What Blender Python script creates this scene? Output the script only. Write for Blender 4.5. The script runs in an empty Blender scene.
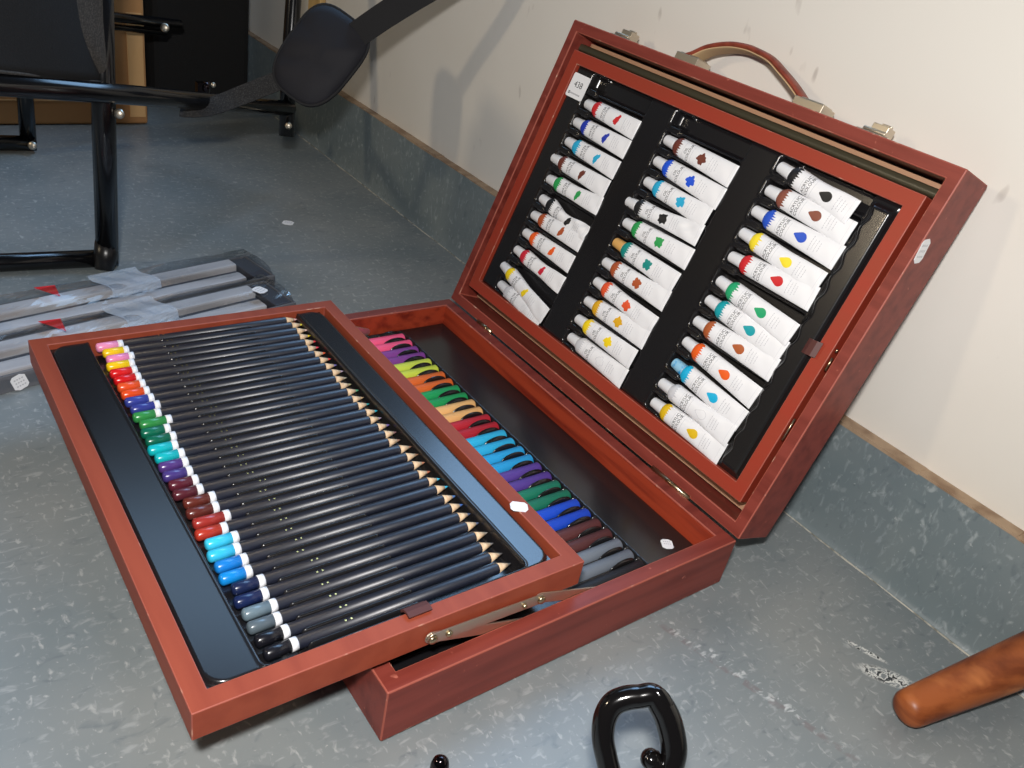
import bpy, bmesh, math, random
import numpy as np
from mathutils import Vector, Matrix
random.seed(7); rng = np.random.default_rng(7)
C = bpy.context.scene.collection
SC = bpy.context.scene

# ------------------------------------------------------------------ camera, world, lights, exposure
CAM = Vector((-0.1838, -0.2516, 0.4349))
RX = Vector((0.79838203, -0.57552762, 0.17707086)); UX = Vector((0.18016866, 0.5089126, 0.84175247)); FX = Vector((0.57456539, 0.64013743, -0.50999871))
cam = bpy.data.objects.new('camera', bpy.data.cameras.new('camera')); C.objects.link(cam)
m = Matrix((RX, UX, -FX)).transposed().to_4x4(); m.translation = CAM; cam.matrix_world = m
cam.data.sensor_width = 36; cam.data.lens = 860.66 / 1024 * 36; cam.data.clip_start = 0.01
SC.camera = cam
SC.view_settings.view_transform = 'Standard'; SC.view_settings.look = 'None'
SC.view_settings.exposure = 0.0; SC.view_settings.gamma = 1; SC.view_settings.use_curve_mapping = False
w = bpy.data.worlds.new('world'); SC.world = w; w.use_nodes = True
w.node_tree.nodes['Background'].inputs[0].default_value = (0.80, 0.88, 1.0, 1); w.node_tree.nodes['Background'].inputs[1].default_value = 0.06

def area(name, loc, target, sx, sy, power, col):
    l = bpy.data.lights.new(name, 'AREA'); l.shape = 'RECTANGLE'; l.size = sx; l.size_y = sy; l.energy = power; l.color = col
    o = bpy.data.objects.new(name, l); C.objects.link(o); o.location = loc
    o.rotation_euler = (Vector(target) - Vector(loc)).to_track_quat('-Z', 'Y').to_euler(); return o
area('camera_flash', (-0.215, -0.25, 0.55), (0.25, 0.25, 0.1), 0.05, 0.03, 6.0, (1.0, 0.97, 0.94))
area('daylight_window', (1.24, 0.92, 1.56), (0.05, 0.06, 0.0), 1.20, 0.80, 23.0, (0.36, 0.63, 1.0))
area('far_sheen_light', (0.63, 2.10, 2.20), (-0.05, 0.15, 0.0), 1.0, 0.6, 5.5, (0.42, 0.68, 1.0))  # second blue light, added for the sheen on left tray strip and far floor
area('room_lamp', (-1.5, .80, 1.0), (0.4, 0.6, 0.2), 0.12, 0.12, 5, (1.0, 0.82, 0.58))

# ------------------------------------------------------------------ materials
def srgb(r, g, b):
    f = lambda c: c / 12.92 if c <= 0.04045 else ((c + 0.055) / 1.055) ** 2.4
    return (f(r / 255), f(g / 255), f(b / 255), 1)
def mat(name, col, rough=0.5, metal=0.0, noise=None, bump=None, coat=0.0, spec=0.5, trans=0.0):
    """noise = (scale xyz, second colour, low, high[, detail])   bump = (scale, strength)"""
    M = bpy.data.materials.new(name); M.use_nodes = True; nt = M.node_tree; b = nt.nodes['Principled BSDF']
    b.inputs['Base Color'].default_value = col; b.inputs['Roughness'].default_value = rough; b.inputs['Metallic'].default_value = metal
    b.inputs['Coat Weight'].default_value = coat; b.inputs['Coat Roughness'].default_value = 0.12; b.inputs['Specular IOR Level'].default_value = spec
    b.inputs['Transmission Weight'].default_value = trans
    tc = nt.nodes.new('ShaderNodeTexCoord')
    def noisetex(scale, detail=4):
        mp = nt.nodes.new('ShaderNodeMapping'); nt.links.new(tc.outputs['Object'], mp.inputs[0])
        if isinstance(scale, (int, float)): scale = (scale,) * 3
        mp.inputs['Scale'].default_value = scale
        n = nt.nodes.new('ShaderNodeTexNoise'); n.inputs['Scale'].default_value = 1; n.inputs['Detail'].default_value = detail
        nt.links.new(mp.outputs[0], n.inputs['Vector']); return n
    last = None
    if noise:
        for k, nz in enumerate(noise if isinstance(noise, list) else [noise]):
            n = noisetex(nz[0], nz[4] if len(nz) > 4 else 4)
            mr = nt.nodes.new('ShaderNodeMapRange'); mr.inputs['From Min'].default_value = nz[2]; mr.inputs['From Max'].default_value = nz[3]
            nt.links.new(n.outputs['Fac'], mr.inputs['Value'])
            mx = nt.nodes.new('ShaderNodeMix'); mx.data_type = 'RGBA'; mx.inputs['A'].default_value = col; mx.inputs['B'].default_value = nz[1]
            if last: nt.links.new(last, mx.inputs['A'])
            nt.links.new(mr.outputs[0], mx.inputs['Factor']); last = mx.outputs['Result']
        nt.links.new(last, b.inputs['Base Color'])
    if bump:
        n = noisetex(bump[0]); bp = nt.nodes.new('ShaderNodeBump'); bp.inputs['Strength'].default_value = bump[1]; bp.inputs['Distance'].default_value = 0.001
        nt.links.new(n.outputs['Fac'], bp.inputs['Height']); nt.links.new(bp.outputs[0], b.inputs['Normal'])
    return M

WOOD = mat('wood_reddish', srgb(132, 58, 48), 0.42, noise=[((9, 90, 90), srgb(104, 40, 32), .42, .72, 5), ((160, 160, 160), srgb(176, 100, 84), .70, .78, 2)], spec=.35)
WOODX = mat('wood_reddish_cross', srgb(132, 58, 48), 0.42, noise=[((90, 9, 90), srgb(104, 40, 32), .42, .72, 5), ((160, 160, 160), srgb(176, 100, 84), .70, .78, 2)], spec=.35)
WOODT = mat('wood_tray_lacquer', srgb(150, 70, 48), 0.5, noise=[((70, 8, 70), srgb(134, 58, 39), .4, .75, 5)], spec=.25)
WOODP = mat('wood_paint_tray_lacquer', srgb(150, 58, 40), 0.42, noise=[((70, 8, 70), srgb(156, 54, 38), .4, .75, 5)], spec=.35)
WOODI = mat('wood_inside_orange', srgb(158, 60, 36), 0.45, noise=[((90, 7, 120), srgb(112, 34, 22), .45, .7, 6)], spec=.35)
WORN = mat('wood_worn_edge', srgb(160, 82, 66), 0.55, noise=((90, 90, 90), srgb(206, 166, 142), .62, .76, 3))
PLA = mat('black_plastic', srgb(24, 23, 25), 0.22, noise=((6, 6, 6), srgb(30, 28, 27), .4, .7), spec=.75)
PLB = mat('black_plastic_satin', srgb(22, 21, 22), 0.32, spec=.5)
BRASS = mat('aged_brass', srgb(196, 178, 146), 0.28, 1.0, noise=((300, 300, 300), srgb(150, 122, 84), .5, .7))
NICK = mat('nickel_steel', srgb(214, 204, 186), 0.42, 1.0)
LEATH = mat('brown_leather', srgb(142, 66, 48), 0.45, noise=((120, 120, 120), srgb(112, 46, 34), .45, .7), bump=((400, 400, 400), .2))
LEATHI = mat('leather_underside', srgb(196, 168, 128), 0.7)
LEATHD = mat('dark_leather', srgb(84, 46, 42), 0.5)
PAPER = mat('white_paper', srgb(238, 238, 240), 0.6)
INK = mat('black_ink', srgb(46, 46, 50), 0.6)
INKG = mat('grey_ink', srgb(168, 168, 172), 0.6)
INKL = mat('faint_grey_ink', srgb(196, 196, 200), 0.6)
PLY = mat('plywood_edge', srgb(168, 128, 100), 0.6)
DARKIN = mat('dark_lid_lining', srgb(48, 26, 20), 0.5)
TUBE = mat('tube_white_aluminium', srgb(236, 236, 238), 0.38, spec=.5, bump=((140, 140, 140), .08))
CAPW = mat('tube_cap_white', srgb(226, 226, 228), 0.4)
WHITE = mat('white_ring', srgb(236, 236, 238), 0.35)
PENB = mat('black_lacquer', srgb(18, 22, 36), 0.44, spec=1.0, noise=((60, 60, 60), srgb(24, 28, 44), .4, .7))  # navy tint in the base colour stands in for the blue reflected sheen
FOIL = mat('gold_foil', srgb(214, 180, 110), 0.25, 1.0)
CEDAR = mat('cedar_wood', srgb(226, 196, 160), 0.6, noise=((500, 200, 200), srgb(206, 170, 132), .4, .7))
TUBEB = mat('black_powder_coat', srgb(13, 13, 15), 0.18, spec=.6)
FAB = mat('charcoal_fabric', srgb(52, 49, 46), 0.9, noise=((700, 700, 700), srgb(82, 78, 73), .45, .7), bump=((700, 700, 700), .5))
FABD = mat('black_fabric', srgb(18, 18, 19), 0.9, bump=((700, 700, 700), .4))
FABN = mat('navy_black_fabric', srgb(22, 22, 30), 0.75, bump=((30, 30, 30), .5))
WEB = mat('black_webbing', srgb(26, 26, 29), 0.8)
CARD = mat('cardboard', srgb(186, 138, 88), 0.8, noise=((5, 5, 12), srgb(164, 118, 74), .4, .7))
CLEAR = bpy.data.materials.new('clear_film'); CLEAR.use_nodes = True; _n = CLEAR.node_tree; _n.nodes.clear()
_o = _n.nodes.new('ShaderNodeOutputMaterial'); _x = _n.nodes.new('ShaderNodeMixShader'); _t = _n.nodes.new('ShaderNodeBsdfTransparent'); _g = _n.nodes.new('ShaderNodeBsdfGlossy'); _w = _n.nodes.new('ShaderNodeLayerWeight'); _f = _n.nodes.new('ShaderNodeMapRange')
_t.inputs[0].default_value = (.93, .94, .95, 1); _g.inputs['Roughness'].default_value = .10; _w.inputs['Blend'].default_value = .5; _f.inputs[1].default_value = .3; _f.inputs[2].default_value = 1.0; _f.inputs[3].default_value = .07; _f.inputs[4].default_value = .5; _n.links.new(_w.outputs['Facing'], _f.inputs[0])
_n.links.new(_f.outputs[0], _x.inputs[0]); _n.links.new(_t.outputs[0], _x.inputs[1]); _n.links.new(_g.outputs[0], _x.inputs[2]); _n.links.new(_x.outputs[0], _o.inputs[0])
FILM_SHEEN = bpy.data.materials.new('painted_film_sheen'); FILM_SHEEN.use_nodes = True; _n = FILM_SHEEN.node_tree; _n.nodes.clear()  # pale see-through colour standing in for bright reflections on the film
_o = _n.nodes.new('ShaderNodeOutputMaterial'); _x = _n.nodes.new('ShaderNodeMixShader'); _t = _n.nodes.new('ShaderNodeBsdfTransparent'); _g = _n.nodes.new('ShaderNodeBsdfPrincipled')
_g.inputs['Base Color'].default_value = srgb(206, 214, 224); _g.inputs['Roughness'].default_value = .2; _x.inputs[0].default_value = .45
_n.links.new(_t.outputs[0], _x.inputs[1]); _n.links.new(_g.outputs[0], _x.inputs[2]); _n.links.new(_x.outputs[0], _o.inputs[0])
GREYB = mat('grey_card', srgb(96, 98, 104), 0.6, noise=((8, 30, 30), srgb(112, 113, 118), .4, .7))
GREYL = mat('pale_grey_card', srgb(206, 204, 206), 0.5, noise=((8, 30, 30), srgb(184, 181, 182), .4, .7))
GREYD = mat('dark_grey_card', srgb(64, 66, 74), 0.5)
RED = mat('red_arrow', srgb(214, 30, 34), 0.5)
IRON = mat('black_gloss_lacquer', srgb(13, 11, 11), 0.13, spec=.7)
CHROME = mat('dark_chrome', srgb(70, 62, 66), 0.10, 1.0)
LEGW = mat('orange_brown_wood', srgb(158, 86, 44), 0.40, noise=[((26, 26, 90), srgb(118, 56, 24), .44, .60, 6), ((40, 20, 60), srgb(186, 112, 62), .54, .70, 3)], spec=.4)
_cols = {}
def colmat(rgb, rough=0.4):
    k = (rgb, rough)
    if k not in _cols: _cols[k] = mat('pigment_%d_%d_%d' % rgb, srgb(*rgb), rough)
    return _cols[k]

def floor_mat(name, tint, stain):
    M = bpy.data.materials.new(name); M.use_nodes = True; nt = M.node_tree; b = nt.nodes['Principled BSDF']
    tc = nt.nodes.new('ShaderNodeTexCoord')
    def mp(scale, rot=0):
        n = nt.nodes.new('ShaderNodeMapping'); n.inputs['Scale'].default_value = scale; n.inputs['Rotation'].default_value = (0, 0, rot)
        nt.links.new(tc.outputs['Object'], n.inputs[0]); return n.outputs[0]
    def noise(vec, detail=4, dist=0.0):
        n = nt.nodes.new('ShaderNodeTexNoise'); n.inputs['Scale'].default_value = 1; n.inputs['Detail'].default_value = detail; n.inputs['Distortion'].default_value = dist
        nt.links.new(vec, n.inputs['Vector']); return n.outputs['Fac']
    def rng_(v, a, c, lo=0, hi=1):
        n = nt.nodes.new('ShaderNodeMapRange'); n.inputs[1].default_value = a; n.inputs[2].default_value = c; n.inputs[3].default_value = lo; n.inputs[4].default_value = hi
        nt.links.new(v, n.inputs[0]); return n.outputs[0]
    def mix(fac, A, B):
        n = nt.nodes.new('ShaderNodeMix'); n.data_type = 'RGBA'
        for s, v in (('A', A), ('B', B)):
            if isinstance(v, tuple): n.inputs[s].default_value = v
            else: nt.links.new(v, n.inputs[s])
        nt.links.new(fac, n.inputs['Factor']); return n.outputs['Result']
    def math_(op, a, c=0):
        n = nt.nodes.new('ShaderNodeMath'); n.operation = op
        for i, v in enumerate((a, c)):
            if isinstance(v, (int, float)): n.inputs[i].default_value = v
            else: nt.links.new(v, n.inputs[i])
        return n.outputs[0]
    t = lambda r, g, bb: srgb(min(255, r * tint[0]), min(255, g * tint[1]), min(255, bb * tint[2]))
    c = mix(rng_(noise(mp((9, 9, 9)), 3), .35, .65), t(128, 138, 138), t(144, 150, 147))
    c = mix(rng_(noise(mp((90, 210, 90), .6), 3, .6), .58, .72, 0, .6), c, t(176, 181, 178))
    c = mix(rng_(noise(mp((240, 130, 90), -.4), 3, .5), .60, .74, 0, .7), c, t(194, 197, 192))
    c = mix(rng_(noise(mp((60, 110, 90), 1.1), 4, 1.0), .60, .75, 0, .55), c, t(104, 114, 118))
    c = mix(rng_(noise(mp((320, 320, 320)), 2), .70, .78, 0, .8), c, t(196, 196, 190))
    if stain:
        sx = nt.nodes.new('ShaderNodeSeparateXYZ'); nt.links.new(tc.outputs['Object'], sx.inputs[0])
        def spot(cx, cy, dx, dy, L, W):   # elongated worn patch: centre, direction, half length, half width
            ax = math_('SUBTRACT', sx.outputs[0], cx); ay = math_('SUBTRACT', sx.outputs[1], cy)
            p = math_('ADD', math_('MULTIPLY', ax, dx / L), math_('MULTIPLY', ay, dy / L)); q = math_('ADD', math_('MULTIPLY', ax, -dy / W), math_('MULTIPLY', ay, dx / W))
            d = math_('ADD', math_('POWER', math_('ABSOLUTE', p), 2), math_('POWER', math_('ABSOLUTE', q), 2))
            return rng_(d, .4, 1.1, 1, 0)
        s1 = math_('MAXIMUM', spot(.337, -.121, .6, -.8, .022, .008), spot(.343, -.098, .35, -.93, .017, .0028))
        nz = noise(mp((170, 240, 90), .5), 3, .8)
        c = mix(math_('MULTIPLY', s1, rng_(nz, .40, .46)), c, srgb(214, 216, 212))
        c = mix(math_('MULTIPLY', s1, rng_(nz, .53, .56)), c, srgb(46, 52, 56))
        s2 = spot(.23, -.05, .25, -.97, .17, .0035)
        c = mix(math_('MULTIPLY', s2, rng_(noise(mp((80, 140, 90), .5), 3, .8), .45, .62, 0, .8)), c, srgb(122, 116, 118))
        c = mix(math_('MULTIPLY', spot(.232, -.045, .25, -.97, .12, .006), rng_(noise(mp((110, 190, 90), .2), 3, .8), .56, .66, 0, .8)), c, srgb(200, 204, 204))
    nt.links.new(c, b.inputs['Base Color'])
    b.inputs['Roughness'].default_value = 0.36; b.inputs['Specular IOR Level'].default_value = 0.5
    bp = nt.nodes.new('ShaderNodeBump'); bp.inputs['Strength'].default_value = 0.12; bp.inputs['Distance'].default_value = 0.001
    nt.links.new(noise(mp((60, 60, 60)), 4), bp.inputs['Height']); nt.links.new(bp.outputs[0], b.inputs['Normal'])
    return M
FLOOR = floor_mat('lino_floor', (.94, .935, .955), True)
SKIRT = floor_mat('lino_skirting', (.84, .87, .90), False)
WALL = mat('painted_wall', srgb(226, 222, 214), 0.55, noise=[((3, 3, 3), srgb(218, 213, 203), .4, .7), ((60, 60, 25), srgb(196, 190, 182), .70, .76, 2)])
TRIM = mat('skirting_trim_brown', srgb(166, 142, 116), 0.6, noise=((50, 50, 50), srgb(136, 110, 86), .45, .65))
SEAM = mat('seam_dirt', srgb(190, 186, 172), 0.7, noise=((90, 90, 90), srgb(120, 118, 108), .45, .6))

# ------------------------------------------------------------------ mesh helpers
def link(name, me, mats, parent=None):
    o = bpy.data.objects.new(name, me); C.objects.link(o)
    for mm in (mats if isinstance(mats, (list, tuple)) else [mats]): me.materials.append(mm)
    if parent: child(o, parent)
    return o
def child(o, parent):
    bpy.context.view_layer.update()
    mw = o.matrix_world.copy(); o.parent = parent; o.matrix_parent_inverse = parent.matrix_world.inverted(); o.matrix_world = mw
def childl(o, parent):            # child whose mesh is already written in the parent's local space
    o.parent = parent
def tag(o, label=None, cat=None, group=None, kind=None):
    if label: o['label'] = label
    if cat: o['category'] = cat
    if group: o['group'] = group
    if kind: o['kind'] = kind
    return o
def empty(name, mw):
    o = bpy.data.objects.new(name, None); C.objects.link(o); o.empty_display_size = .02
    o.matrix_world = mw if isinstance(mw, Matrix) else Matrix.Translation(mw); bpy.context.view_layer.update(); return o
class MB:
    def __init__(s): s.v = []; s.f = []; s.m = []; s.sm = []
    def add(s, vs, fs, m=0, smooth=False):
        k = len(s.v); s.v += [tuple(p) for p in vs]; s.f += [tuple(i + k for i in f) for f in fs]; s.m += [m] * len(fs); s.sm += [smooth] * len(fs)
    def box(s, a, b, m=0, tf=None):
        vs = [Vector((x, y, z)) for z in (a[2], b[2]) for y in (a[1], b[1]) for x in (a[0], b[0])]
        if tf: vs = [tf(v) for v in vs]
        s.add(vs, [(0, 2, 3, 1), (4, 5, 7, 6), (0, 1, 5, 4), (2, 6, 7, 3), (0, 4, 6, 2), (1, 3, 7, 5)], m)
    def prism(s, poly, ax, thick, m=0, tf=None):     # poly: 2-D points; extruded along +z by thick, then tf
        n = len(poly); vs = [Vector((p[0], p[1], z)) for z in (0, thick) for p in poly]
        if tf: vs = [tf(v) for v in vs]
        s.add(vs, [tuple(range(n))[::-1], tuple(range(n, 2 * n))] + [(i, (i + 1) % n, n + (i + 1) % n, n + i) for i in range(n)], m)
    def lathe(s, prof, n=16, m=0, tf=None, closed=False):   # prof: (x, r) along +X
        vs = []; fs = []
        for x, r in prof:
            for k in range(n):
                a = 2 * math.pi * k / n; vs.append(Vector((x, r * math.cos(a), r * math.sin(a))))
        for i in range(len(prof) - 1):
            for k in range(n):
                fs.append((i * n + k, i * n + (k + 1) % n, (i + 1) * n + (k + 1) % n, (i + 1) * n + k))
        fs = [f[::-1] for f in fs]
        fs.append(tuple(range(n))); fs.append(tuple(range((len(prof) - 1) * n, len(prof) * n))[::-1])
        if tf: vs = [tf(v) for v in vs]
        s.add(vs, fs, m, True)
    def sweep(s, pts, r, n=14, m=0, closed=False, flat=None):
        pts = [Vector(p) for p in pts]; N = len(pts); vs = []; fs = []
        rs = r if isinstance(r, (list, tuple)) else [r] * N
        up = None
        for i, p in enumerate(pts):
            a = pts[(i - 1) % N] if (closed or i > 0) else p; b = pts[(i + 1) % N] if (closed or i < N - 1) else p
            t = (b - a).normalized()
            if up is None: up = t.orthogonal().normalized() if flat is None else Vector(flat)
            up = (up - t * up.dot(t)).normalized(); sd = t.cross(up)
            for k in range(n):
                an = 2 * math.pi * k / n; ru, rv = rs[i] if isinstance(rs[i], tuple) else (rs[i], rs[i])
                vs.append(p + up * (ru * math.cos(an)) + sd * (rv * math.sin(an)))
        M_ = N if closed else N - 1
        for i in range(M_):
            j = (i + 1) % N
            for k in range(n): fs.append((i * n + k, i * n + (k + 1) % n, j * n + (k + 1) % n, j * n + k))
        if not closed: fs += [tuple(range(n))[::-1], tuple(range((N - 1) * n, N * n))]
        s.add(vs, fs, m, True)
    def build(s, name, mats, parent=None, bevel=None, bmat=None, local=False, fixn=True):
        me = bpy.data.meshes.new(name); me.from_pydata([tuple(v) for v in s.v], [], s.f)
        me.polygons.foreach_set('material_index', s.m); me.polygons.foreach_set('use_smooth', s.sm)
        if fixn:
            b = bmesh.new(); b.from_mesh(me); bmesh.ops.recalc_face_normals(b, faces=b.faces); b.to_mesh(me); b.free()
        me.update()
        o = link(name, me, mats)
        if bevel:
            md = o.modifiers.new('bevel', 'BEVEL'); md.width = bevel; md.segments = 2; md.limit_method = 'ANGLE'; md.angle_limit = .6
            if bmat is not None: md.material = bmat
        if parent:
            if local: childl(o, parent)
            else: child(o, parent)
        return o
def smoothpath(pts, per=8, closed=False):
    pts = [Vector(p) for p in pts]; N = len(pts); out = []
    for i in range(N if closed else N - 1):
        g = lambda k: pts[k % N] if closed else pts[max(0, min(N - 1, k))]
        p0, p1, p2, p3 = g(i - 1), g(i), g(i + 1), g(i + 2)
        for k in range(per):
            t = k / per
            out.append(.5 * ((2 * p1) + (p2 - p0) * t + (2 * p0 - 5 * p1 + 4 * p2 - p3) * t * t + (3 * p1 - p0 - 3 * p2 + p3) * t ** 3))
    if not closed: out.append(pts[-1])
    return out
def frame_mb(x0, x1, y0, y1, z0, z1, t, tf=None, mb=None, m=0, chamfer=0):
    """hollow rectangular frame with walls t thick; chamfer = bevel of the outer bottom edge"""
    mb = mb or MB(); cz = z0 + chamfer
    def ring(a, b, c, d, z): return [Vector((a, c, z)), Vector((b, c, z)), Vector((b, d, z)), Vector((a, d, z))]
    rings = []
    if chamfer: rings.append(ring(x0 + chamfer, x1 - chamfer, y0 + chamfer, y1 - chamfer, z0))
    rings += [ring(x0, x1, y0, y1, cz), ring(x0, x1, y0, y1, z1), ring(x0 + t, x1 - t, y0 + t, y1 - t, z1), ring(x0 + t, x1 - t, y0 + t, y1 - t, z0)]
    vs = [v for r_ in rings for v in r_]; n = len(rings)
    if tf: vs = [tf(v) for v in vs]
    fs = []
    for i in range(n):
        j = (i + 1) % n
        for k in range(4): fs.append((i * 4 + k, i * 4 + (k + 1) % 4, j * 4 + (k + 1) % 4, j * 4 + k))
    mb.add(vs, fs, m); return mb
def heightfield(name, xs, ys, H, tf, mats, parent, drop=0.004):
    nx, ny = len(xs), len(ys)
    X, Y = np.meshgrid(xs, ys, indexing='ij')
    P = np.stack([X, Y, H], -1).reshape(-1, 3)
    M4 = np.array(tf); P = P @ M4[:3, :3].T + M4[:3, 3]
    i = np.arange(nx - 1)[:, None] * ny + np.arange(ny - 1)[None]
    F = np.stack([i, i + ny, i + ny + 1, i + 1], -1).reshape(-1, 4)
    me = bpy.data.meshes.new(name)
    me.vertices.add(len(P)); me.vertices.foreach_set('co', P.ravel())
    me.loops.add(F.size); me.loops.foreach_set('vertex_index', F.ravel().astype(np.int32))
    me.polygons.add(len(F)); me.polygons.foreach_set('loop_start', np.arange(0, F.size, 4, dtype=np.int32))
    me.polygons.foreach_set('use_smooth', np.ones(len(F), bool)); me.update(calc_edges=True); me.validate()
    return link(name, me, mats, parent)
def sstep(x, a, b):
    t = np.clip((x - a) / (b - a), 0, 1); return t * t * (3 - 2 * t)
def rbox(X, Y, cx, cy, hx, hy, r):     # signed distance to a rounded rectangle (negative inside)
    qx = np.abs(X - cx) - (hx - r); qy = np.abs(Y - cy) - (hy - r)
    return np.hypot(np.maximum(qx, 0), np.maximum(qy, 0)) + np.minimum(np.maximum(qx, qy), 0) - r
def text_mesh(s, size):
    cu = bpy.data.curves.new('t', 'FONT'); cu.body = s; cu.size = size; cu.align_x = 'CENTER'; cu.align_y = 'CENTER'; cu.resolution_u = 3; cu.space_line = .95
    o = bpy.data.objects.new('t', cu); C.objects.link(o); bpy.context.view_layer.update()
    me = bpy.data.meshes.new_from_object(o.evaluated_get(bpy.context.evaluated_depsgraph_get()))
    v = [tuple(p.co) for p in me.vertices]; f = [tuple(p.vertices) for p in me.polygons]
    bpy.data.objects.remove(o); bpy.data.curves.remove(cu); bpy.data.meshes.remove(me); return v, f

# ------------------------------------------------------------------ the room
mb = MB(); mb.add([(-1.6, -.9, 0), (.44, -.9, 0), (.44, 2.2, 0), (-1.6, 2.2, 0)], [(0, 1, 2, 3)]); mb.add([(-1.6, -.9, -.03), (.44, -.9, -.03), (.44, 2.2, -.03), (-1.6, 2.2, -.03)], [(3, 2, 1, 0)])
tag(mb.build('floor', FLOOR, fixn=False), kind='structure')
mb = MB(); mb.box((.4315, -.9, 0), (.50, 2.2, .4235)); tag(mb.build('wall_right', WALL), kind='structure')
mb = MB(); mb.box((-1.6, 2.2, 0), (.50, 2.27, 1.1)); tag(mb.build('wall_back', WALL), kind='structure')
mb = MB(); mb.box((2.60, -1.6, 0), (2.70, 3.6, 2.7)); tag(mb.build('wall_far', WALL), kind='structure')
mb = MB(); nseg = 60
ys_ = np.linspace(-.9, 2.2, nseg)
prof = [(.4165, .0002), (.4188, .0022), (.4198, .006), (.42, .02), (.42, .1025), (.4312, .1025)]
for i, y in enumerate(ys_):
    for p in prof: mb.v.append((p[0], y, p[1]))
n_ = len(prof)
for i in range(nseg - 1):
    for k in range(n_ - 1): mb.f.append((i * n_ + k, i * n_ + k + 1, (i + 1) * n_ + k + 1, (i + 1) * n_ + k)); mb.m.append(0); mb.sm.append(k < 3)
tag(mb.build('baseboard_right', SKIRT), kind='structure')
mb = MB()
for i in range(40):
    y0 = -.9 + i * .0775; mb.box((.4196, y0, .1015 + .0006 * math.sin(i * 2.1)), (.4314, y0 + .0775, .1035 + .0005 * math.sin(i * 1.3)))
tag(mb.build('trim_1', TRIM), kind='structure')
mb = MB(); pts = [(.4168 + .0005 * math.sin(i * 1.7), -.9 + i * .031, .0003) for i in range(101)]
mb.sweep(pts, [(.0009 + .0004 * math.sin(i * 2.3), .0005) for i in range(101)], 6, flat=(1, 0, 0)); tag(mb.build('trim_2', SEAM), kind='structure')

# ------------------------------------------------------------------ stickers
def sticker(name, mw, wd, ht, parent, label, lines=3):
    """white price label with clipped corners, faint printed rows; local x = across, y = up, z = out"""
    a, b = wd / 2, ht / 2; c = wd * .30; d = ht * .16
    poly = [(-a, -b + d), (-a + c, -b), (a - c * .6, -b + d * .2), (a, -b + d * 1.2), (a, b - d), (a - c, b), (-a + c * .6, b - d * .2), (-a, b - d * 1.2)]
    mb = MB(); tf = lambda v: mw @ v
    mb.prism(poly, 0, .0003, 0, tf)
    for k in range(lines):
        y = b * .45 - k * b * .45
        for j in range(4):
            x = -a * .6 + j * a * .34; mb.box((x, y - b * .09, .0003), (x + a * .22, y + b * .09, .00034), 1, tf)
    o = mb.build(name, [PAPER, INKL], parent)
    if label: o['label'] = label
    return o
def basis(x, y, z, o):
    M_ = Matrix((Vector(x).normalized(), Vector(y).normalized(), Vector(z).normalized())).transposed().to_4x4(); M_.translation = Vector(o); return M_

# ------------------------------------------------------------------ the art case
D, H, Lc, A, T, DL = .2915, .0441, .40, .315, .0474, .2925
ws, wc = math.sin(A), math.cos(A)
U = Vector((ws, 0, wc)); Nn = Vector((-wc, 0, ws)); Yv = Vector((0, 1, 0)); Bp = Vector((D + .0015, 0, H + .0005))
def lid(y, w_, o): return Bp + Yv * y + U * w_ + Nn * o
ltf = lambda v: lid(v[1], v[0], v[2])                      # frame_mb coordinates: x = up the lid, y = along hinge, z = out
LID4 = Matrix(((U.x, 0, Nn.x, Bp.x), (U.y, 1, Nn.y, Bp.y), (U.z, 0, Nn.z, Bp.z), (0, 0, 0, 1)))   # (w, y, off)
case = empty('art_case', (D / 2, Lc / 2, 0))
tag(case, 'open reddish wooden artist case with pencil tray and paint tube lid, leaning on wall', 'art case')
# base
mb = frame_mb(0, D, 0, Lc, .0, H, .0115, chamfer=.0028)
mb.box((.007, .007, .001), (D - .007, Lc - .007, .006), 2)
# interior liner faces: thin boards just inside the walls in the brighter inside lacquer
base = mb.build('base_box', [WOOD, WORN, WOODI], case, bevel=.0009, bmat=1)
mb = MB(); e = .0115
mb.box((e, e, .006), (e + .0006, Lc - e, H - .002)); mb.box((D - e - .0006, e, .006), (D - e, Lc - e, H - .0012)); mb.box((e, e, .006), (D - e, e + .0006, H - .002)); mb.box((e, Lc - e - .0006, .006), (D - e, Lc - e, H - .0012))
mb.build('inner_lining', WOODI, base)
# lid shell
mb = frame_mb(0, DL, 0, Lc, -T, 0, .0098, tf=ltf, chamfer=.006)
mb.box((.006, .006, -T + .0005), (DL - .006, Lc - .006, -T + .006), 0, ltf)
lidob = mb.build('lid', [WOODX, WORN], case, bevel=.0009, bmat=1)
mb = MB(); mb.box((.0105, .0105, -.041), (DL - .0105, Lc - .0105, -.040), 0, ltf); mb.build('lining', DARKIN, lidob)
mb = MB(); mb.box((.012, .012, -.0255), (.2802, .388, -.0215), 0, ltf); mb.build('drawing_board', PLY, lidob)
# black plastic palette edge seen between the tube tray and the board
mb = MB(); P_ = []
prof = [(.255, -.020), (.2690, -.0185), (.2698, -.0085), (.2708, -.0078), (.2750, -.0082), (.2760, -.0098), (.2764, -.0205)]
for y in np.linspace(.013, .387, 24):
    for p in prof: P_.append(lid(y, p[0], p[1]))
k_ = len(prof); mb.add(P_, [(i * k_ + j, i * k_ + j + 1, (i + 1) * k_ + j + 1, (i + 1) * k_ + j) for i in range(23) for j in range(k_ - 1)], 0, True)
mb.build('palette_edge', mat('olive_black_plastic', srgb(62, 58, 44), .3, spec=.6), lidob)
# hinges between base and lid
def hinge(yc, ln):
    mb = MB(); mb.sweep([(D + .0012, yc - ln / 2, H + .0006), (D + .0012, yc + ln / 2, H + .0006)], .0022, 12)
    return mb.build('hinge', BRASS, case)
hinge(.072, .042); hinge(.336, .024)
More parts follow.
